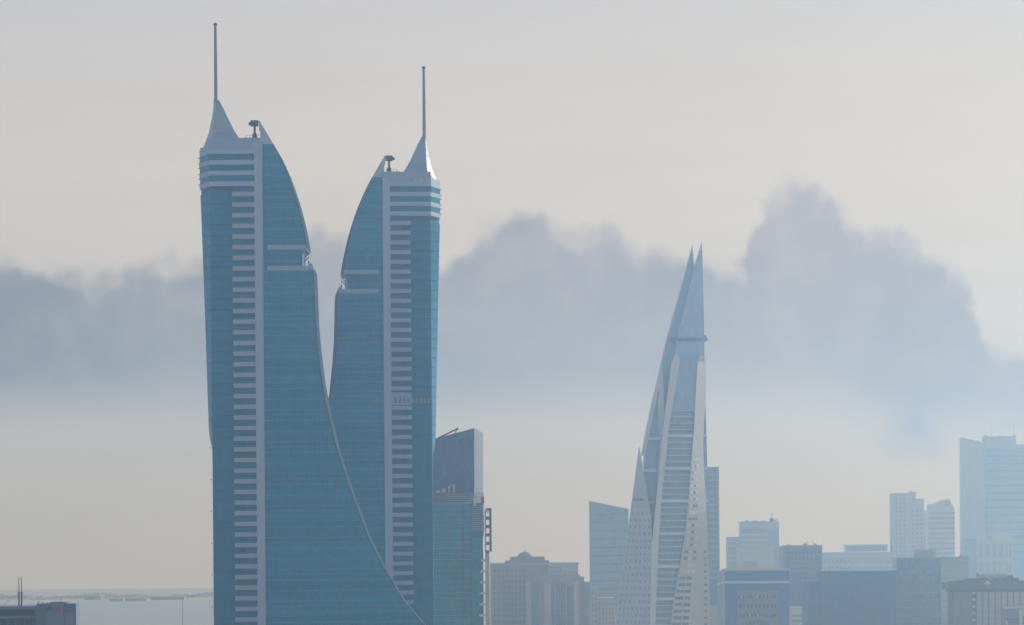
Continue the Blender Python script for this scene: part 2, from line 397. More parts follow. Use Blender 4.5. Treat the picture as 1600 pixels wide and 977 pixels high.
    # terrace
    def band(nm, z0, z1, x1):
        x0 = T(418,390)[0]; xs = [x0+(x1-x0)*i/6 for i in range(7)]
        V = [(x, ysail(x)+d, z) for z in (z0, z1) for d in (-.6, 6.0) for x in xs]; q = 7
        f = [(i,i+1,q+i+1,q+i) for i in range(6)]+[(2*q+i,2*q+i+1,3*q+i+1,3*q+i) for i in range(6)]+[(i,i+1,2*q+i+1,2*q+i) for i in range(6)]+[(q+i,q+i+1,3*q+i+1,3*q+i) for i in range(6)]+[(0,q,3*q,2*q),(6,q+6,3*q+6,2*q+6)]
        mk(nm, V, f, M_ALU)
    band('terrace_beam', T(440,390.5)[1], T(440,383)[1], T(478,386)[0])
    band('terrace_beam', T(440,423)[1], T(440,416)[1], T(488.5,420)[0])
    za, zb_ = T(478,390)[1], T(478,416)[1]
    for i, (a, b) in enumerate((((474,404),(482.5,395.5)),((474,409.5),(482.5,401)),((475.5,391),(475.5,416)),((481.8,407),(482.4,416)))):
        A = T(*a); B = T(*b)
        MB().bar((m*A[0], 1.6, A[1]), (m*B[0], 1.6, B[1]), .2).build('brace', M_STEEL if i != 2 else M_ALU2, root)
    for a in (484.5, 486.5):
        A = T(a, 416); MB().bar((m*A[0], 1.5, A[1]), (m*A[0], 1.5, A[1]+random.uniform(.8, 2.0)), .2).build('railing_post', M_STEEL, root)
    # small rooftop plant
    for px in (381, 388):
        x, z = T(px, 216); bx('vent_box', x, x+1.1, 2.0, 4.0, Z_ROOF-1.4, Z_ROOF+.5, M_STEEL)
    if sign:
        for px, hh in ((330,1.0),(334,.6),(341,1.3),(345,.8),(352,.7)):
            x, z = T(px, 233); bx('roof_antenna', x, x+.5, -1.5, -1.2, z, z+hh, M_WHITE)
        zt = Z_FL-18*FH
        for i in range(9):
            x = 0-i*1.75-1.2
            y0 = -.75 if x > X_BAR0 else 2.28
            mk('sign_letter', boxv(x-1.15, x, y0, y0+.16, zt-BARH-1.1, zt-BARH+.9), BOXF, mat('faded_sign', (.17,.25,.34), .6))
        mk('sign_emblem', [(5.0, -.75, zt-1.0), (7.0, -.75, zt-1.0), (8.2, -.75, zt-3.2), (6.4, -.75, zt-2.6), (5.0, -.75, zt-2.8), (5.0,-.55,zt-1.0), (7.0,-.55,zt-1.0), (8.2,-.55,zt-3.2), (6.4,-.55,zt-2.6), (5.0,-.55,zt-2.8)], [(0,1,2,3,4),(5,6,7,8,9)]+[(i,(i+1)%5,5+(i+1)%5,5+i) for i in range(5)], MATS['faded_sign'])
    return root
XL = U0*S1; D2 = 1203.0; XR = unroll(611.2, 560)[0]*D2/F
harbour_tower('taller-looking blue glass tower with outward curving sail, overlapping its mirrored twin', XL, D1, 1)
harbour_tower('blue glass tower curving the other way, partly behind its twin, faint sign across its face', XR, D2, -1, True)
# roof cleaning cranes
def roof_crane(label, X, Y, m):
    r = thing('roof_crane', label, 'crane', (X, Y, Z_ROOF-1.2), 'roof cranes')
    if m < 0: r.rotation_euler.z = R(6)
    x = T(398, 200, 3.6)[0]
    MB().box(m*x-2.6, m*x+2.6, 2.2, 5.2, 0, 1.5).build('carriage', M_STEEL, r)
    MB().lathe([(1.0, 1.5), (.9, 3.2), (.45, 3.6), (.45, 6.0), (1.0, 6.2)], m*x, 3.6, 8).build('post', M_STEEL, r)
    MB().box(m*x-1.5, m*x+1.4, 2.6, 4.8, 6.2, 8.3).build('machine_head', M_STEEL, r)
    MB().bar((m*(x-1.6), 3.6, 7.6), (m*(x+2.2), 3.6, 7.9), .22).build('jib', M_STEEL, r)
    MB().box(min(m*(x-2.3), m*(x-1.5)), max(m*(x-2.3), m*(x-1.5)), 3.0, 4.2, 6.6, 7.6).build('counterweight', M_STEEL, r)
    g_r = MB().bar((m*(x-3.2), 2.2, 2.6), (m*(x+2.6), 2.2, 2.6), .06)
    for q_ in range(5): g_r.bar((m*(x-3.2+q_*1.45), 2.2, 1.2), (m*(x-3.2+q_*1.45), 2.2, 2.6), .06)
    g_r.build('guard_rail', M_STEEL, r)
    MB().bar((m*(x+1.9), 3.6, 7.9), (m*(x+1.9), 3.6, 4.4), .18).build('cable', M_STEEL, r)
roof_crane('small dark cleaning crane on the roof of the tower with the higher mast', XL, D1, 1)
roof_crane('small dark cleaning crane on the roof of the tower with the faint sign', XR, D2, -1)

# ------------------------------------------------------------------ building helper for everything farther back
class B:
    def __init__(s, name, label, cat, cx, D, group=None):
        s.D = D; s.cx = wx(cx, 900, D); s.o = thing(name, label, cat, (s.cx, D, 0), group)
    def p(s, px, py, y=0.0):
        # a point measured on the front plane, y metres behind it
        d = s.D+y
        return (wx(px, py, d)-s.cx, y, max(0.0, wz(px, py, d)))
    def box(s, name, x0, x1, yt, yb, m, y0=0.0, y1=20.0, parent=None):
        ym = (yt+(yb or yt+60))/2
        d = s.D+y0
        X0 = wx(x0, ym, d)-s.cx; X1 = wx(x1, ym, d)-s.cx
        zt = wz((x0+x1)/2, yt, d); zb = 0 if yb is None else wz((x0+x1)/2, yb, d)
        return box(name, X0, X1, y0, y1, max(zb, 0), zt, m, parent or s.o)
    def poly(s, name, pts, m, y0=0.0, y1=20.0, parent=None):
        # pts: (px, py) or (px, py, y) on the front; extruded back to y + (y1 - y0)
        q = len(pts); V = []
        for t in pts: V.append(s.p(t[0], t[1], t[2] if len(t) > 2 else y0))
        V += [(a, b+(y1-y0), c) for a, b, c in V]
        return mesh_obj(name, V, [tuple(range(q)), tuple(range(q, 2*q))]+[(i,(i+1)%q,q+(i+1)%q,q+i) for i in range(q)], m, parent or s.o)
    def grid(s, name, x0, x1, nx, y0, y1, ny, fw, fh, m, y=-0.12, th=0.3, skip=0.0, parent=None):
        sc_ = s.D/F; cw = (x1-x0)/nx; ch = (y1-y0)/ny
        w_, h_ = cw*fw*sc_, ch*fh*sc_
        me = None
        for j in range(ny):
            for i in range(nx):
                if random.random() < skip: continue
                a = s.p(x0+cw*(i+.5), y0+ch*(j+.5))
                if a[2] <= h_: continue
                if me is None:
                    o = mesh_obj(name, boxv(-w_/2, w_/2, 0, th, -h_/2, h_/2), BOXF, m, parent or s.o); me = o.data
                else:
                    o = bpy.data.objects.new(name, me); link(o, parent or s.o)
                o.location = (a[0], y, a[2])
def ant(b, px, py0, py1, r=.12, m=None, y=6, name='antenna'):
    a = b.p(px, py0, y); c = b.p(px, py1, y); return MB().bar(a, c, r).build(name, m or M_STEEL, b.o)

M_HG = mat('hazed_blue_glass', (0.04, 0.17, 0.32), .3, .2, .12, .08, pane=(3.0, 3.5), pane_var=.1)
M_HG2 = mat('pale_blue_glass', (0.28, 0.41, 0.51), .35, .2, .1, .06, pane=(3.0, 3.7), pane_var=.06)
M_TEAL = mat('teal_glass', (0.02, 0.24, 0.34), .3, .25, .2, .12, pane=(1.5, 2.4), pane_var=.1)
M_CONC = mat('pale_concrete', (0.62, 0.60, 0.57), .85, 0, .12)
M_CONC2 = mat('grey_concrete', (0.55, 0.55, 0.55), .85, 0, .12)
M_BEIGE = mat('beige_render', (0.58, 0.52, 0.46), .9, 0, .1)
M_BROWN = mat('brown_stone', (0.23, 0.26, 0.31), .8, 0, .1)
M_DWIN = mat('dark_window', (0.07, 0.12, 0.17), .25, .1, .1, .25)
M_BWIN = mat('blue_window', (0.28, 0.34, 0.41), .3, .1, .1, .2)
M_SAILW = mat('white_sail_cladding', (0.74, 0.78, 0.81), .7, 0, .06)
M_SAILG = mat('shade_grey_sail_cladding', (0.54, 0.61, 0.68), .7, 0, .06)  # white cladding greyed to paint in the left flank's shade; also colours joints
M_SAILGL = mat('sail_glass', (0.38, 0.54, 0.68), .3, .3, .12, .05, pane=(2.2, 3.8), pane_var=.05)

# --- glass office tower with sloping top and a letter sign, behind the twin
b = B('sign_office_tower', 'teal glass office tower with sloping blue top and white letters, beside the twin towers', 'skyscraper', 718, 1380)
b.poly('upper_block', [(676,686.5),(741,669),(741,800),(676,800)], mat('slate_glass', (0.07,0.17,0.31), .3, .2, .08, pane=(1.6, 3.6), pane_var=.15), 6, 30)
b.poly('upper_flank', [(741.2,669,6),(754.5,676.5,24),(755,800,24),(741.2,800,6)], mat('slate_panels', (0.17,0.20,0.27), .5, 0, .05), 6, 7.2)
b.box('louvre_floor', 676, 737, 770, 787, mat('plant_grey', (0.16,0.19,0.24), .7, 0, .3), 1, 20)
for i in range(5): b.box('louvre', 700, 757, 771.5+i*3.4, 772.7+i*3.4, M_ALU2, -.1, .4)
for i in range(4): b.box('sign_post', 743.2+i*2.4, 743.7+i*2.4, 768, 796, M_ALU2, -.5, -.2)
for x0_, yt_ in ((681,766),(690,763),(700,759),(704,757)): b.box('roof_plant', x0_, x0_+7, yt_, 771, M_CONC2, 2, 9)
nfl = 11
for i in range(nfl):
    y0_ = 787+i*17.4
    b.box('glass_band', 672, 721.5, y0_+.5, y0_+17.0, M_TEAL, 0, 20)
    b.box('glass_band', 724.5, 735, y0_+.5, y0_+17.0, M_TEAL, 0, 20)
    if i < 2.5: b.box('glass_band', 737, 755.5 if i else 736.8+18, y0_+.5 if i else y0_+.5, y0_+17.0, M_TEAL, 1.2, 20)
    else: b.box('glass_band', 737, 755.3-i*.45, y0_+.5, y0_+17.0, M_TEAL, 0, 20)
    b.box('ledge', 672, 737, y0_, y0_+.6, M_ALU2, -.2, 1); b.box('ledge', 672, 737, y0_+8.6, y0_+9, M_ALU2, -.15, .2)
b.box('core', 672.3, 754, 786, None, M_DARKGAP, .8, 19)
for i in range(14): b.box('louvre', 736.5, 756.8, 789.5+i*2.95, 790.7+i*2.95, M_ALU2, -.15, .8)
b.box('edge_pier', 758.3, 765, 862, None, M_CONC2, 2, 9)
b.box('edge_pier', 757.5, 759.5, 796, 862, M_ALU, 2, 9)
b.box('ladder_frame', 764.5, 768, 794, 862, mat('frame_grey', (.07,.12,.19), .7), 2, 6)
for i in range(6): b.box('ladder_rung', 759.5, 764.5, 794+i*13.2, 799+i*13.2, MATS['frame_grey'], 2, 6)
b.box('sign_light', 759.8, 763.8, 797, 801.5, M_WHITE, 1.6, 1.95)
for i in range(7): b.box('balcony', 751-i*.5, 758.3, 874+i*17.2, 877.5+i*17.2, M_CONC, -.8, 3)
# red disc of the sign
c_ = b.p(754, 782.3); r_ = 6.6*b.D/F
mesh_obj('sign_disc', [(c_[0]+r_*.42*math.cos(a*math.pi/12), -.9, c_[2]+r_*math.sin(a*math.pi/12)) for a in range(24)]+[(c_[0]+r_*.42*math.cos(a*math.pi/12), -.6, c_[2]+r_*math.sin(a*math.pi/12)) for a in range(24)], [tuple(range(24)), tuple(range(24,48))]+[(i,(i+1)%24,24+(i+1)%24,24+i) for i in range(24)], M_RED, b.o)
def text(s, size, m, parent, loc, name='sign_letters', squeeze=1.0, bold=0.0):
    cu = bpy.data.curves.new(name, 'FONT'); cu.body = s; cu.size = size; cu.extrude = .08; cu.offset = bold
    o = bpy.data.objects.new(name, cu); col.objects.link(o)
    me = bpy.data.meshes.new_from_object(o.evaluated_get(bpy.context.evaluated_depsgraph_get()))
    col.objects.unlink(o); bpy.data.objects.remove(o)
    me.materials.clear(); me.materials.append(m)
    q = bpy.data.objects.new(name, me); link(q, parent); q.location = loc; q.rotation_euler = (R(90), 0, 0); q.scale = (squeeze, 1, 1)
    return q
a_ = b.p(739.2, 786)
text('gfh', 6.2, M_WHITE, b.o, (a_[0], -1.0, a_[2]), squeeze=.55, bold=.06)
# roof-edge boom
MB().bar(b.p(684,685,8), b.p(712,671.5,8), .38).bar(b.p(712,671.5,8), b.p(716,670,8), .55).bar(b.p(714,670.5,8), b.p(711,677,8), .18).build('boom', M_STEEL, b.o)

# --- near office block at the bottom left
b = B('waterfront_office', 'near grey blue office block with twin antenna masts and small sign', 'office building', 60, 940)
Mo = mat('office_grey_blue', (0.085,0.155,0.27), .6, 0, .08); Mog = mat('office_glass', (0.01,0.06,0.13), .25, .2, .15, .2); Mop = mat('office_pale', (0.125,0.19,0.31), .6, 0, .05)
b.box('wall', -60, 57, 963.3, None, Mo, 1.5, 25)
b.box('roof_slab', -60, 57.5, 948.5, 953, Mo, -.5, 24)
b.box('glass_band', -60, 54, 953, 963, Mog, 1.2, 20)
b.box('ledge', -60, 56, 963.1, 966.3, Mop, -.6, 3)
for i in range(8):
    for j in range(9): b.box('window', -58+i*14, -46.5+i*14 if i != 7 else 50, 967.5+j*13, 978.5+j*13, Mog, 1.2, 1.7)
b.box('tower_block', 57, 118, 943.5, None, Mo, -1.5, 6)
b.box('front_panel', 71.5, 99.5, 942.2, None, Mop, -2.1, -1.45)
b.box('front_panel', 101, 117.4, 957.5, None, Mop, -1.8, -1.45)
b.box('coping', 78, 103, 941, 942.8, Mo, -2.2, 5)
b.box('edge_fin', 118, 119, 942.5, None, mat('edge_fin_pale', (.18,.23,.30), .6), -1.9, 5.5)
for px in (29.6, 33.8):
    A = b.p(px, 949, 8); Z1 = b.p(px, 926, 8); Z2 = b.p(px, 901.5, 8)
    MB().lathe([(.26, A[2]-.5), (.24, Z1[2]), (.15, Z1[2]+.1), (.11, Z2[2])], A[0], 8, 8).build('mast', M_STEEL, b.o)
q_ = b.p(31.7, 926.5, 8); MB().box(q_[0]-.85, q_[0]+.85, 7.8, 8.2, q_[2]-.12, q_[2]+.12).build('mast_tie', M_STEEL, b.o)
for s_x in (2, 52):
    MB().bar(b.p(31.7, 926.5, 8), b.p(s_x, 948, 12), .025, 4).build('guy_wire', M_STEEL, b.o)
ant(b, 95.5, 942, 933, .07); ant(b, 60, 943, 940.5, .2); ant(b, 67, 943, 941, .2)
a_ = b.p(73.6, 953.6)
text('gfh', 2.3, M_NAVY, b.o, (a_[0], -2.3, a_[2]), squeeze=.8, bold=.02)
for px in (88.4, 93.8):
    c_ = b.p(px, 951.3); bm = MB(); k_ = 16
    for i in range(k_):
        t0 = 2*math.pi*i/k_; t1 = 2*math.pi*(i+1)/k_
        bm.bar((c_[0]+.48*math.cos(t0), -2.25, c_[2]+.48*math.sin(t0)), (c_[0]+.48*math.cos(t1), -2.25, c_[2]+.48*math.sin(t1)), .13, 5)
    bm.build('sign_ring', M_RED, b.o)

# --- twin sail tower
b = B('twin_sail_tower', 'pointed twin sail tower of glass and white cladding', 'skyscraper', 1060, 1690)
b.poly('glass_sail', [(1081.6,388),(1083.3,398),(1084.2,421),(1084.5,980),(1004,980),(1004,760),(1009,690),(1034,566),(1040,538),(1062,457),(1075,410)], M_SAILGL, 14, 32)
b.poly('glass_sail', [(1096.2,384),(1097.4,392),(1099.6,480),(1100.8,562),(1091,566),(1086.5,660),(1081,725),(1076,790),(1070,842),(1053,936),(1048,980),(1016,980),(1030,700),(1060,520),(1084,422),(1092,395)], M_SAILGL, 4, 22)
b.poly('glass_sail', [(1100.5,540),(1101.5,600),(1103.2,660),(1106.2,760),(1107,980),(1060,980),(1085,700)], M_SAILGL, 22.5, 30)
b.poly('sail_tip', [(1081.7,380.5),(1083,398),(1078.2,398)], M_SAILW, 13.5, 14.5)
b.poly('sail_tip', [(1096.2,376),(1097.7,392),(1092.6,392)], M_SAILW, 3.5, 4.5)
# piers
b.poly('pier', [(1056.5,552),(1062.3,564),(1055,612),(1046.5,660),(1042.6,694),(1039.5,725),(1033,790),(1029.5,842),(1025.2,936),(1024,980),(1016.3,980),(1017,936),(1018.6,855),(1025,790),(1031.5,725),(1037.5,664),(1050,565)], M_SAILW, -1.0, 6)
# bright flank of the right sail
FL = [(552,1096,1096.5),(565,1090,1103),(610,1087.4,1103),(640,1086,1101.5),(660,1085,1099.8),(700,1082,1099),(725,1080,1100),(790,1075,1103.3),(842,1069,1105.5),(890,1061,1107.2),(936,1052.5,1108.5),(980,1047,1109.2)]
def dep(x0, x1): return 17.2*min(1.0, (x1-x0)/22.0)
Vf = []; ys_ = sorted(set([f[0] for f in FL]+list(range(560, 980, 8)))); NT = 6
for y in ys_:
    x0 = interp([(a, c) for a, c, d in FL], y); x1 = interp([(a, d) for a, c, d in FL], y)
    Vf += [b.p(x0+(x1-x0)*k/NT, y, -1.2+dep(x0, x1)*k/NT) for k in range(NT+1)]+[b.p(x1, y, dep(x0, x1)+3.8), b.p(x0, y, 6)]
q = len(ys_); W_ = NT+3
ff = mesh_obj('sail_flank', Vf, [(W_*j+i, W_*j+(i+1)%W_, W_*j+W_+(i+1)%W_, W_*j+W_+i) for j in range(q-1) for i in range(W_)]+[tuple(range(W_)), tuple(W_*(q-1)+i for i in range(W_))], mat('sail_flank_cladding', (.55,.58,.60), .8, 0, .06, spec=.2), b.o)
def flank_at(y, t, off=0.0):
    x0 = interp([(a, c) for a, c, d in FL], y); x1 = interp([(a, d) for a, c, d in FL], y)
    return b.p(x0+(x1-x0)*t, y, -1.2+dep(x0, x1)*t-off)
def flank_win(name, y0, y1, t0, t1, m):
    n_ = [flank_at(y1,t0,.35), flank_at(y1,t1,.35), flank_at(y1,t1,-.2), flank_at(y1,t0,-.2), flank_at(y0,t0,.35), flank_at(y0,t1,.35), flank_at(y0,t1,-.2), flank_at(y0,t0,-.2)]
    mesh_obj(name, n_, BOXF, m, b.o)
y = 716.0; j = 0
M_FW = mat('flank_window', (.20,.25,.30), .3, 0, .1, .35); M_FWL = mat('flank_window_glint', (.70,.71,.72), .5, .0, .05, .1)  # pale panes have glints painted into their base colour
while y < 976:
    if y < 892:
        for t0, t1 in ((.10,.24),(.27,.40),(.43,.55)):
            if random.random() < .95: flank_win('window', y, y+4.3, t0, t1, M_FWL if random.random() < .6 else M_FW)
    else:
        for t0, t1 in ((.05,.27),(.30,.46)): flank_win('window', y, y+4.6, t0, t1, M_FW)
    if y > 850: flank_win('window', y+.5, y+4, .86, .94, M_FW)
    y += 10.3; j += 1
for i in range(27): flank_win('panel_joint', 700+i*10.3, 700.7+i*10.3, .02, .98, M_SAILG)
# floors of the glazed strip between pier and flank
def strip(y, th, m, name, y0=-.8):
    xl_ = interp([(552,1059),(612,1055),(660,1046.5),(725,1039.5),(790,1033),(842,1029.5),(936,1025.2),(980,1024)], y)
    xr_ = interp([(a, c) for a, c, d in FL], y)
    b.poly(name, [(xl_-1,y+th/2),(xl_-1,y-th/2),(xr_+.6,y-th/2),(xr_+.6,y+th/2)], m, y0, 4.2)
yy = 681.0
for i in range(6):
    strip(yy, 4.6, M_SAILW, 'floor_beam')
    for k in range(1, 5): strip(yy+k*10.2, 1.5, M_SAILW, 'floor_edge', -.5)
    yy += 51.0
for k in (641.5, 651.5, 661.5, 671.5): strip(k, 1.2, M_SAILW, 'floor_edge', -.5)
# left hand frame
b.poly('pier', [(1034,566),(1031,600),(1027.6,617),(1020,650),(1013.5,684),(1008,712),(1002,712),(1007,683),(1019,625)], M_SAILW, 11, 16)
b.poly('pier', [(1034,567),(1037,610),(1038.5,655),(1032,690),(1029,662),(1028.5,625)], M_SAILW, 10, 13.9)
for y_, xa, xb in ((685.5,1009,1035),(735.5,1004,1026),(785.5,1010,1022)): b.box('floor_beam', xa, xb, y_-2.2, y_+2.2, M_SAILW, 9, 13.9)
# shaded flank of the left sail
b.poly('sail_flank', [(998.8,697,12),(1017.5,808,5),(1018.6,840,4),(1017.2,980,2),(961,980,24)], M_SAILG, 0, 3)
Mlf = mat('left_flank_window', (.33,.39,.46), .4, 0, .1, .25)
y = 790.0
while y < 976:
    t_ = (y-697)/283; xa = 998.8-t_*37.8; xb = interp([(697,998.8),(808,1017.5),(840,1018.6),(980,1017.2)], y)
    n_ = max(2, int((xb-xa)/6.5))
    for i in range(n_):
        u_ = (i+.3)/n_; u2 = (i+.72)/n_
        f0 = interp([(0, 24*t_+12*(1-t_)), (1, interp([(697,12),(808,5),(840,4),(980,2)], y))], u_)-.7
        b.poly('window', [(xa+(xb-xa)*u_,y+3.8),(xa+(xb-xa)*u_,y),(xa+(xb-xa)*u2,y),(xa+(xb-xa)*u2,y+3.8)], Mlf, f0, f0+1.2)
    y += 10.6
b.poly('louvre', [(988.5,779.5),(989,782.5),(1005,782.5),(1004.5,779.5)], M_BWIN, 8.6, 10.5)
# sliver of glass and floor beams on the far side
for i in range(5): b.box('floor_beam', 1100, 1105+i*.5, 679.5+i*51, 683+i*51, M_SAILW, 18, 24)
b.box('plant_band', 1047, 1098, 528, 533, mat('plant_glass', (.17,.28,.40), .4, 0, .4), 3.4, 4.2)
A = b.p(1102.5, 529, 12); MB().lathe([(.4, A[2]-1.9), (1.5, A[2]-1.2), (1.7, A[2]+.6), (.8, A[2]+1.8)], A[0]-.2, 12, 10).build('turbine_nacelle', M_ALU, b.o, True)

# --- leaning-top glass slab left of the sails, and the slab right of them
b = B('slab_tower', 'plain blue glass slab tower with a sloping roofline, beside the sail tower', 'skyscraper', 950, 2600)
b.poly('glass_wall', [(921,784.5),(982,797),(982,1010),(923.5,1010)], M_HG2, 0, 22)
b.poly('roof_edge', [(921,782.8),(950,788.6),(982,795.2),(982,797.4),(950,791),(921,785)], M_ALU2, -.5, 22)
for i in range(14): b.box('floor_line', 923, 982, 803+i*13, 803.8+i*13, M_HG, -.2, .3)
for i in range(6): b.box('sign_letter', 929+i*4, 931.8+i*4, 797.5+i*.5, 801+i*.5, M_ALU2, -.4, -.1)
b = B('slim_tower', 'slim blue glass tower close behind the sail tower', 'skyscraper', 1113, 2230)
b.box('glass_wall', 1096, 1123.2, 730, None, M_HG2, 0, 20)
for i in range(18): b.box('floor_line', 1107, 1123.3, 740+i*9.5, 742.2+i*9.5, M_CONC2, -.25, .3)
b.box('corner_trim', 1121.6, 1123.6, 729.5, None, M_CONC, -.4, 2)
b.box('podium', 1110, 1122.6, 946, None, M_CONC, -3, -.3)

# --- domed residential block
b = B('domed_block', 'grey stone block of flats with a low dome and arched windows', 'apartment building', 843, 2250)
Ms = mat('warm_grey_stone', (.42,.39,.41), .85, 0, .1); Ms2 = mat('pale_grey_stone', (.56,.53,.53), .85, 0, .08); Mw = mat('stone_block_window', (.18,.26,.37), .4, 0, .1, .15)
b.box('wall', 766, 903.5, 880, None, Ms, 3, 30)
b.box('attic', 797.5, 851, 870, 880.5, Ms, 6, 26)
b.box('attic', 789, 858, 876, 881, Ms, 4.5, 27)
b.box('cornice', 765.5, 904, 879.3, 882, Ms2, 2.4, 4)
A = b.p(820.5, 871, 15); rr = 12.5*b.D/F
MB().lathe([(rr*math.cos(t*math.pi/16), A[2]-.2+rr*.74*math.sin(t*math.pi/16)) for t in range(0, 8)]+[(.25, A[2]+rr*.78)], A[0], 15, 20).build('dome', Ms, b.o, True)
ant(b, 820.3, 862, 853.5, .18, M_CONC2, 15)
ant(b, 795.5, 878, 871, .25, M_CONC2, 8)
b.box('stepped_wing', 856, 903, 879, None, Ms2, 1.2, 4)
b.box('stepped_wing', 825, 906.5, 898, None, Ms, .2, 2)
b.box('stepped_wing', 903, 913, 901.5, None, Ms, 2, 20)
b.box('stepped_wing', 913, 922.5, 909, None, Ms, 4, 20)
for x0_, x1_ in ((821.5,829.5),(849.5,861.0),(896.5,903.5)): b.box('pilaster', x0_, x1_, 909, None, Ms2, -.6, .8)
for x0_, x1_, yt_ in ((830.5,842,909),(861.5,866.5,914),(886,894.5,916),(914.5,920.5,914)): b.box('window_column', x0_, x1_, yt_, None, Mw, -.05, .5)
pts = [(868.5,980),(868.5,918)]+[(876-7.5*math.cos(t*math.pi/8), 916-6*math.sin(t*math.pi/8)) for t in range(1,8)]+[(883.5,918),(883.5,980)]
b.poly('arched_window', pts, Mw, -.2, .5)
for x_ in (867.3, 884.6): b.box('arch_frame', x_-.7, x_+.7, 916, None, Ms2, -.5, .6)
for x_ in (872, 876, 880): b.box('arch_mullion', x_-.35, x_+.35, 913, None, Ms, -.35, -.15)
for i in range(8): b.box('arch_transom', 868.6, 883.4, 923+i*7, 924+i*7, Ms, -.32, -.18)
b.grid('window', 770, 822, 8, 888, 984, 11, .42, .52, Mw, 2.85, .4)
b.grid('window', 786, 822, 6, 905, 985, 9, .5, .7, Mw, 2.7, .4)
b.grid('window', 904, 912, 2, 910, 985, 8, .45, .55, Mw, 1.85, .4)
b.box('balcony_panel', 877, 903, 886, 893.5, M_CONC, .8, 1.4)
b.grid('parapet_block', 853, 880, 6, 908, 914, 1, .5, .6, M_BWIN, -.75, .4)
b.grid('window', 858, 902, 9, 884, 896, 2, .45, .45, Mw, 1.05, .4)
b = B('beige_flats', 'small beige block of flats in front of the plain glass slab tower', 'apartment building', 941, 2200)
b.box('wall', 922, 962, 934, None, M_BEIGE, 0, 20)
b.box('wall', 922.5, 933, 917.5, None, M_BEIGE, -1, 8)
b.grid('window', 934, 961, 5, 940, 985, 6, .42, .5, M_BWIN, -.1, .4)
b.grid('window', 923.5, 932.5, 2, 922, 985, 7, .42, .5, M_BWIN, -1.1, .4)

# --- stepped building with rooftop drum
b = B('stepped_tower', 'stepped concrete tower with a small rooftop drum and antenna', 'office building', 1178, 3300)
b.box('wall', 1136.8, 1156, 839, None, M_CONC2, 6, 30)
b.box('wall', 1151.5, 1209, 854.5, None, M_BEIGE, 0, 28)
b.box('wall', 1157.5, 1217, 815, 855, M_HG2, 1.5, 30)
b.box('wall', 1209, 1219, 855, None, M_HG2, 1.5, 28)
b.box('cap', 1157, 1201, 818, 826, M_CONC2, .8, 20)
b.box('cap', 1200, 1217.3, 815, 826.5, M_CONC, .6, 24)
for y_ in (833.5, 841.8, 849.2): b.box('spandrel_bar', 1155, 1200, y_, y_+4, M_CONC, .6, 3)
for i in range(5): b.box('roof_plant', 1164+i*6.5, 1170+i*6.5, 813.5+(i%2)*1.6, 818.5, M_CONC2, 4, 14)
A = b.p(1206, 815, 12)
MB().lathe([(2.9, A[2]-.5), (2.9, A[2]+2.6), (2.0, A[2]+3.9), (.4, A[2]+4.5)], A[0], 12, 14).build('roof_drum', M_HG, b.o)
ant(b, 1206, 808, 801.5, .25, M_HG, 12)
b.box('drum_arm', 1204, 1216, 812.3, 813.5, M_HG, 11.5, 12.5)
b.grid('window', 1138.5, 1151, 3, 845, 900, 7, .45, .5, M_BWIN, 5.8, .4)
b.grid('window', 1155, 1190, 6, 861, 876, 2, .35, .35, M_BWIN, -.1, .4, .45)
b.box('window_band', 1162, 1183, 877, 886, M_BWIN, -.2, .3)
b = B('flat_roof_tower', 'grey blue flat roofed tower with roof masts', 'office building', 1254, 2230)
b.box('wall', 1223.5, 1284.5, 853, None, mat('grey_blue_render', (.40,.47,.55), .8, 0, .1), 0, 30)
b.box('parapet', 1223, 1285, 852, 857, M_CONC2, -.6, 2)
b.grid('window', 1228, 1283, 9, 860, 893, 4, .4, .5, M_BWIN, -.15, .4)
for x_, y_ in ((1230,850.5),(1255,849.5),(1258,849),(1272,849)): b.box('roof_plant', x_, x_+3.5, y_, 853, M_CONC2, 5, 9)
ant(b, 1261, 852, 845, .15); ant(b, 1270, 852, 843, .15)
b.box('wall', 1236, 1262, 893, None, M_HG2, -1, 0)
b.grid('window', 1238, 1252, 4, 900, 944, 6, .45, .5, M_BWIN, -1.15, .4)
# --- block with white band
b = B('banded_block', 'dark blue glass block with a white roof band and grey window panel', 'office building', 1178, 2100)
Mb = mat('banded_glass', (.03,.18,.38), .3, .2, .15, pane=(2.5, 3.6), pane_var=.08)
b.box('wall', 1131.5, 1233.5, 889.5, None, Mb, 0, 30)
b.poly('flank_wall', [(1131.4,890,0),(1131.4,990,0),(1120.5,990,24),(1120.5,895.5,24)], Mb, 0, 1)
b.box('roof_edge', 1131, 1234.2, 888, 892, M_CONC2, -.5, 4)
b.box('white_band', 1131, 1235, 908, 911.8, M_CONC, -.9, 2)
b.poly('white_band', [(1131.2,909,-.9),(1131.2,912.8,-.9),(1119.8,914,24),(1119.8,911.5,24)], M_CONC, 0, 1.5)
b.box('corner_trim', 1130.6, 1132.4, 892, None, M_CONC2, -.8, .6)
b.box('window_panel', 1152.5, 1216.5, 923.5, None, M_BROWN, -.5, .4)
for r_ in range(3):
    for c_i in range(5):
        x_ = 1155+c_i*12.4; y_ = 930+r_*14.6
        wn = b.box('window', x_, x_+8.6, y_, y_+5.6, M_DWIN, -.75, -.3)
        if random.random() < .3: b.box('blind', x_+1.5+random.random()*2, x_+4.5+random.random()*2, y_+.4, y_+5, M_CONC2, -.82, -.76, wn)
        b.box('window_frame', x_+4.1, x_+4.6, y_, y_+5.6, M_CONC2, -.9, -.83, wn)
b.poly('arched_window', [(1166,985),(1166,974),(1172,969.5),(1184,968),(1196,969.5),(1202,974),(1202,985)], M_DWIN, -.8, -.3)
b.box('roof_plant', 1168, 1173, 885.5, 888.5, M_CONC2, 5, 9)
b = B('dark_block', 'wide plain dark blue glass block without markings', 'office building', 1332, 2180)
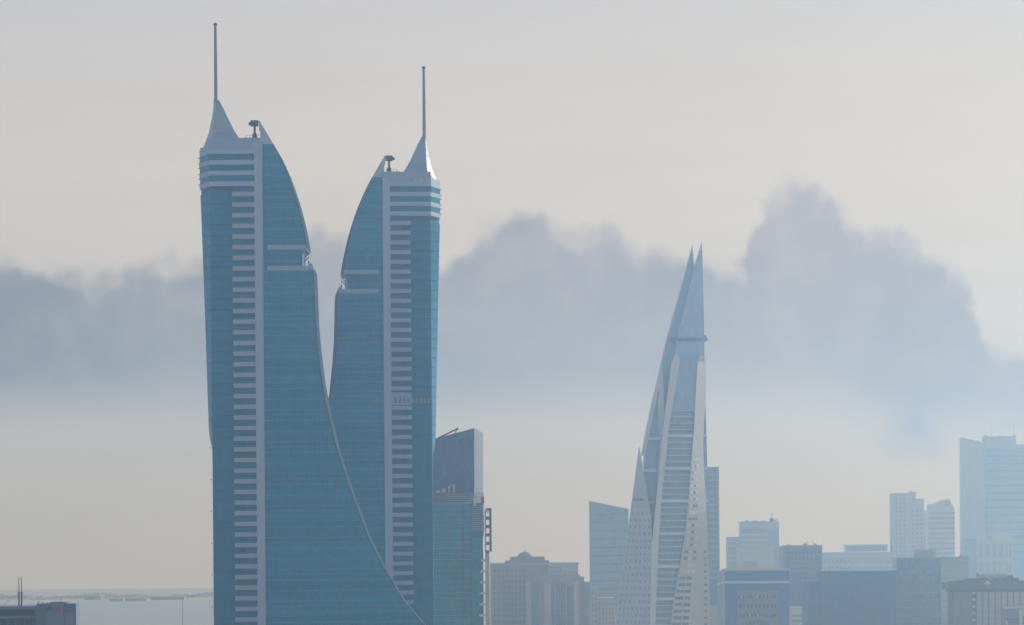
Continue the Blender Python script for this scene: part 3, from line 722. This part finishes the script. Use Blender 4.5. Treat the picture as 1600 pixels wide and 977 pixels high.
b.box('wall', 1283, 1401, 893.2, None, Mb, 0, 30)
b.box('wall', 1263.5, 1283, 909, None, Mb, 1, 28)
b.box('parapet', 1282.5, 1401.4, 892, 894.5, M_HG, -.5, 30)
for i in range(7): b.box('floor_line', 1264, 1401, 906+i*12.5, 906.8+i*12.5, M_HG, -.15 if i else -.12, .3)
for i in range(16): b.box('mullion', 1287+i*7.2, 1287.5+i*7.2, 895, None, M_HG, -.1, .25)
b.box('canopy', 1252, 1284, 902.5, 904, M_HG, 2, 10)
for i in range(6): b.box('canopy_post', 1262+i*3.8, 1263+i*3.8, 904, 909.5, M_CONC2, 2.5, 3)
b = B('striped_hut', 'little white building with stripes between two dark blue blocks', 'building', 1244, 2050)
b.box('wall', 1236.5, 1253.3, 949, None, M_CONC, 0, 14)
for i in range(4): b.box('window_band', 1236.8, 1252.8, 960.5+i*8, 964+i*8, M_BWIN, -.15, .3)

# --- right hand group
b = B('long_pale_block', 'long pale low block with a raised penthouse', 'building', 1338, 3700)
b.box('wall', 1284, 1396, 863, None, M_CONC2, 0, 40)
b.box('penthouse', 1322, 1386.5, 852.5, 862, M_HG2, 4, 30)
b.box('penthouse_roof', 1321, 1387.5, 851, 853, M_CONC, 3, 31)
for y_ in (866, 880): b.box('spandrel_bar', 1285, 1395, y_, y_+5, M_CONC, -.5, .6)
b.grid('window', 1286, 1330, 7, 871, 893, 2, .5, .5, M_BWIN, -.15, .4)
b.grid('window', 1355, 1394, 8, 875, 892, 2, .45, .45, M_BWIN, -.15, .4)
b = B('balcony_tower', 'pale slab tower with a row of balconies down one edge', 'apartment building', 1420, 3700)
b.box('wall', 1394.5, 1431, 770.5, None, M_CONC2, 0, 28)
b.box('wall', 1431, 1443.8, 779.5, None, M_CONC2, .5, 28)
b.box('wall', 1443.8, 1446.8, 799, None, M_CONC2, 1, 26)
b.box('roof_box', 1420, 1431.2, 768.6, 772, M_CONC2, 2, 12)
for i in range(16): b.box('balcony', 1393, 1396, 776+i*6.8, 779+i*6.8, M_CONC2, -.9, 4)
b.grid('window', 1398, 1416, 3, 776, 872, 14, .42, .5, M_BWIN, -.15, .4)
b.grid('window', 1423, 1443, 3, 795, 872, 11, .55, .45, M_BWIN, -.25, .9)
ant(b, 1423, 768.5, 766.5, .5)
b = B('striped_tower', 'white tower ringed by dark window stripes with a scooped top', 'office building', 1471, 3750)
b.box('wall', 1451.8, 1491.8, 796, None, M_CONC, 0, 26)
b.poly('scooped_top', [(1451.8,796),(1452.2,788),(1458,787.5),(1466,784.5),(1474,780.8),(1484.5,779.5),(1485,785),(1489,790),(1491,796)], M_CONC, 1, 22)
b.box('top_window', 1476, 1484, 783, 791, M_BWIN, .6, 1.2)
for i in range(9): b.box('window_band', 1451.6, 1492, 800.5+i*7.9, 803.2+i*7.9, M_BWIN, -.25, 3)
b = B('grand_tower', 'tall pale tower with window columns on one face and plain glass on the other', 'skyscraper', 1560, 4000)
b.poly('wall', [(1502.5,684,10),(1541,692,0),(1541,1000,0),(1504.5,1000,10)], M_CONC2, 0, 20)
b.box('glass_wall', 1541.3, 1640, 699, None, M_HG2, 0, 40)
b.box('parapet', 1541, 1640, 694.5, 700, M_CONC2, -.6, 40)
b.box('penthouse', 1538.5, 1587.5, 681.5, 695, M_CONC2, 6, 30)
for x_, y_ in ((1538,680),(1562,681),(1583,680)): b.box('roof_plant', x_, x_+4.5, y_, 683, M_CONC2, 6, 10)
ant(b, 1548.5, 681, 661, .22); ant(b, 1584.5, 681, 662, .22)
for i in range(22):
    y_ = 702+i*8.0
    for x_ in (1513,1519,1525,1532.5,1537.5):
        yf = 10*(1541-x_)/38.5-.25
        b.poly('window', [(x_,y_+5),(x_,y_),(x_+2.6,y_+.3),(x_+2.6,y_+5.3)], M_BWIN, yf, yf+.4)
for i in range(15): b.box('floor_line', 1541.5, 1640, 712+i*11.5, 713+i*11.5, M_HG, -.15, .3)
b = B('pale_colonnade', 'pale building with tall window bays in front of the tall pale tower', 'building', 1546, 3500)
b.box('wall', 1507, 1582.5, 846, None, M_CONC2, 0, 26)
b.box('roof_box', 1554, 1581.5, 832.5, 846, M_CONC, 1, 20)
for i, x_ in enumerate((1529.5,1540,1551,1561,1571,1577)):
    b.box('window_bay', x_, x_+(6.5 if i < 4 else 3.6), 850, 870.5, M_HG2, -.25, .4)
    b.box('window_bay', x_, x_+(6.5 if i < 4 else 3.6), 878, 895, M_HG2, -.25, .4)
b.box('wing', 1507, 1526, 842, None, M_HG2, -1, 10)
b = B('teal_block', 'flat teal glass block with a small box on its roof', 'office building', 1456, 2200)
b.box('glass_wall', 1401.5, 1469.5, 872.5, None, mat('teal_block_glass', (.13,.29,.40), .3, .2, .1, pane=(2.5, 3.6), pane_var=.15), 0, 26)
b.box('side_wall', 1469.8, 1514, 871.5, None, mat('teal_block_panels', (.42,.52,.57), .6, 0, .08), .4, 26)
b.box('parapet', 1401, 1514.4, 870.5, 873, M_HG2, -.4, 26)
b.box('roof_box', 1432.5, 1462, 858.5, 871, M_CONC2, 5, 18)
b.box('roof_plant', 1500, 1505, 867.5, 871, M_CONC2, 5, 8)
for i in range(9): b.box('floor_line', 1402, 1469.4, 880+i*11.5, 880.7+i*11.5, M_HG2, -.15, .3)
for i in range(9): b.box('floor_line', 1470, 1514, 880+i*11.5, 881+i*11.5, M_HG2, .22, .6)
ant(b, 1500.5, 868, 856, .12)
b = B('finned_office', 'concrete office with vertical fins under a dark overhanging roof', 'office building', 1545, 2000)
Mfin = mat('pinkish_panel', (.50,.46,.48), .8, 0, .08); Mrf = mat('roof_dark_blue', (.07,.15,.26), .7, 0, .15)
b.box('wall', 1491, 1650, 922, None, mat('fin_gap', (.05,.11,.18), .5), .9, 30)
b.box('roof', 1483, 1650, 909.5, 920.5, Mrf, -3.5, 32)
b.box('roof_soffit', 1488, 1650, 920.5, 924.5, mat('soffit_dark', (.04,.07,.11), .7), -1.2, 30)
for i in range(11): b.box('roof_module', 1484+i*11, 1493+i*11, 908-(i%3)*.7, 910, Mrf, -3, 6)
for i in range(11): b.box('fin', 1491.2+i*2.6, 1492.9+i*2.6, 924.5, None, mat('fin_grey', (.32,.33,.37), .8), -.2, 1)
for i in range(6): b.box('window_block', 1519.8, 1524.2, 924+i*10.7, 928.5+i*10.7, M_CONC, -.1, 1); b.box('stair_window', 1519.8, 1524.2, 929+i*10.7, 934+i*10.7, M_DWIN, .3, 1)
for i in range(13):
    for j in range(6): b.box('panel', 1526.4+i*9.75, 1534.4+i*9.75, 924.8+j*10.7, 935.2+j*10.7, Mfin, -.3, 1)
b.box('penthouse', 1531, 1574, 896, 909, M_CONC, 6, 14)
b.box('roof_plant', 1508, 1545, 903.5, 909, Mrf, 3, 5.5)
b.box('roof_plant', 1552, 1592, 903, 909, Mrf, 3, 5.5)
b.box('roof_plant', 1574, 1583, 899, 909, Mrf, 6, 14)
b.poly('roof_dish', [(1538,913),(1541,908),(1545,908),(1549,912),(1544,914)], M_CONC, -4.2, -3.8)
ant(b, 1527, 909, 895, .5, Mrf, 3)
b.box('ledge', 1490.8, 1526, 921.5, 922.5, Mrf, -1.3, 0)
b = B('corner_office', 'small grey office with a white roof edge in front of the finned office', 'office building', 1592, 1750)
b.box('wall', 1572, 1640, 950.5, None, mat('corner_grey', (.20,.24,.30), .7), 0, 18)
b.box('roof_edge', 1571.5, 1590, 949, 951, M_CONC2, -.5, 4); b.box('roof_edge', 1588, 1640, 948, 950.3, M_CONC, -.8, 6)
b.box('wall_bay', 1593, 1597.5, 953, None, M_CONC, -.4, .6); b.box('wall_bay', 1592.5, 1640, 950.5, 962, Mfin, -.3, .5)
for i in range(3): b.box('window_band', 1572.5, 1592, 966+i*14, 974+i*14, M_DWIN, -.15, .4)
for i in range(3): b.box('window', 1598.5, 1610, 964+i*14, 974+i*14, M_DWIN, -.15, .4)
mesh_obj('awning', [b.p(1571,969,-.2), b.p(1573,969,-.2), b.p(1575,975,-2), b.p(1573,976,-2), b.p(1571,970,-.1), b.p(1573,970,-.1), b.p(1575,976,-1.9), b.p(1573,977,-1.9)], BOXF, M_WHITE, b.o)

# --- far shore seen under the haze on the left
shore = [('long low hazy warehouse on the far shore', 'warehouse', 200, 3500, 45, 7.5, 'CONC'), ('pale hazy shed catching light on the far shore', 'shed', 183, 3480, 14, 8, 'CONC'),
         ('grey hazy shed beside the far mast', 'shed', 262, 3560, 40, 9, 'CONC2'), ('low hazy shed near the office block edge', 'shed', 145, 3600, 20, 11, 'BEIGE')]
for lab, cat, px, D, wd, h, mm in shore:
    r = thing('shore_'+cat, lab, cat, (wx(px, 950, D), D, 0))
    mt = mat('shore_sheds', (.55,.45,.32), .9)
    h *= .6
    box('wall', -wd/2, wd/2, 0, 18, 0, h*.75, mt, r)
    mesh_obj('roof', [(-wd/2-.5,-.6,h*.75+.01),(wd/2+.5,-.6,h*.75+.01),(wd/2+.5,18.6,h*.75+.01),(-wd/2-.5,18.6,h*.75+.01),(-wd/2-.5,9,h),(wd/2+.5,9,h)], [(0,1,2,3),(0,1,5,4),(2,3,4,5),(0,4,3),(1,2,5)], MATS['shore_sheds'], r)
    n_ = int(wd/5)
    for i in range(n_): box('door', -wd/2+1.5+i*wd/n_, -wd/2+1.5+i*wd/n_+2.6, -.2, .2, 0, h*.55, M_CONC2, r)
D = 2300; A = (wx(285.5, 977, D), D, 0)
r = thing('light_mast', 'thin tall lighting mast on bare ground by the water', 'mast', A)
z1 = wz(285.5, 936, D); MB().lathe([(.3, 0), (.12, z1)], 0, 0, 8).build('pole', M_STEEL, r); MB().box(-.9, .9, -.3, .3, z1, z1+.5).build('lamp_head', M_STEEL, r)
mb = MB(); vv = []; fcs = []
for i in range(5000):
    x = random.uniform(-720, -310); y_ = 3700+random.gauss(0, 50); hmax = 3.5+2*math.sin(x*.045)+1.2*math.sin(x*.13+1)
    z = max(.3, random.random()**.6*hmax); s = random.uniform(.5, 1.4)
    u = Vector((random.gauss(0,1), random.gauss(0,1), random.gauss(0,1))).normalized(); t2 = u.orthogonal().normalized()
    c = Vector((x, y_, z)); n = len(vv); vv += [c+u*s, c-u*s*.5+t2*s, c-u*s*.5-t2*s]; fcs.append((n, n+1, n+2))
o = mesh_obj('tree_belt', vv, fcs, mat('haze_toned_foliage', (.52,.42,.29), .9), None); o['kind'] = 'stuff'  # foliage lightened to sand tone, haze painted into its colour
tag(o, 'haze-toned belt of trees along the far shore', 'trees')

# ------------------------------------------------------------------ haze
hm = bpy.data.materials.new('haze_air'); hm.use_nodes = True; ht = hm.node_tree; ht.nodes.clear()
pv = ht.nodes.new('ShaderNodeVolumePrincipled'); ho = ht.nodes.new('ShaderNodeOutputMaterial')
pv.inputs['Color'].default_value = (0.54, 0.77, 1.0, 1); pv.inputs['Density'].default_value = 0.00024; pv.inputs['Anisotropy'].default_value = 0.8
ht.links.new(pv.outputs[0], ho.inputs['Volume'])
hz = mesh_obj('haze', boxv(-3250, 3250, -850, 4600, -1, 266), BOXF, hm); hz['kind'] = 'stuff'
hz['label'] = 'pale blue haze hanging over the whole city'; hz['category'] = 'haze'
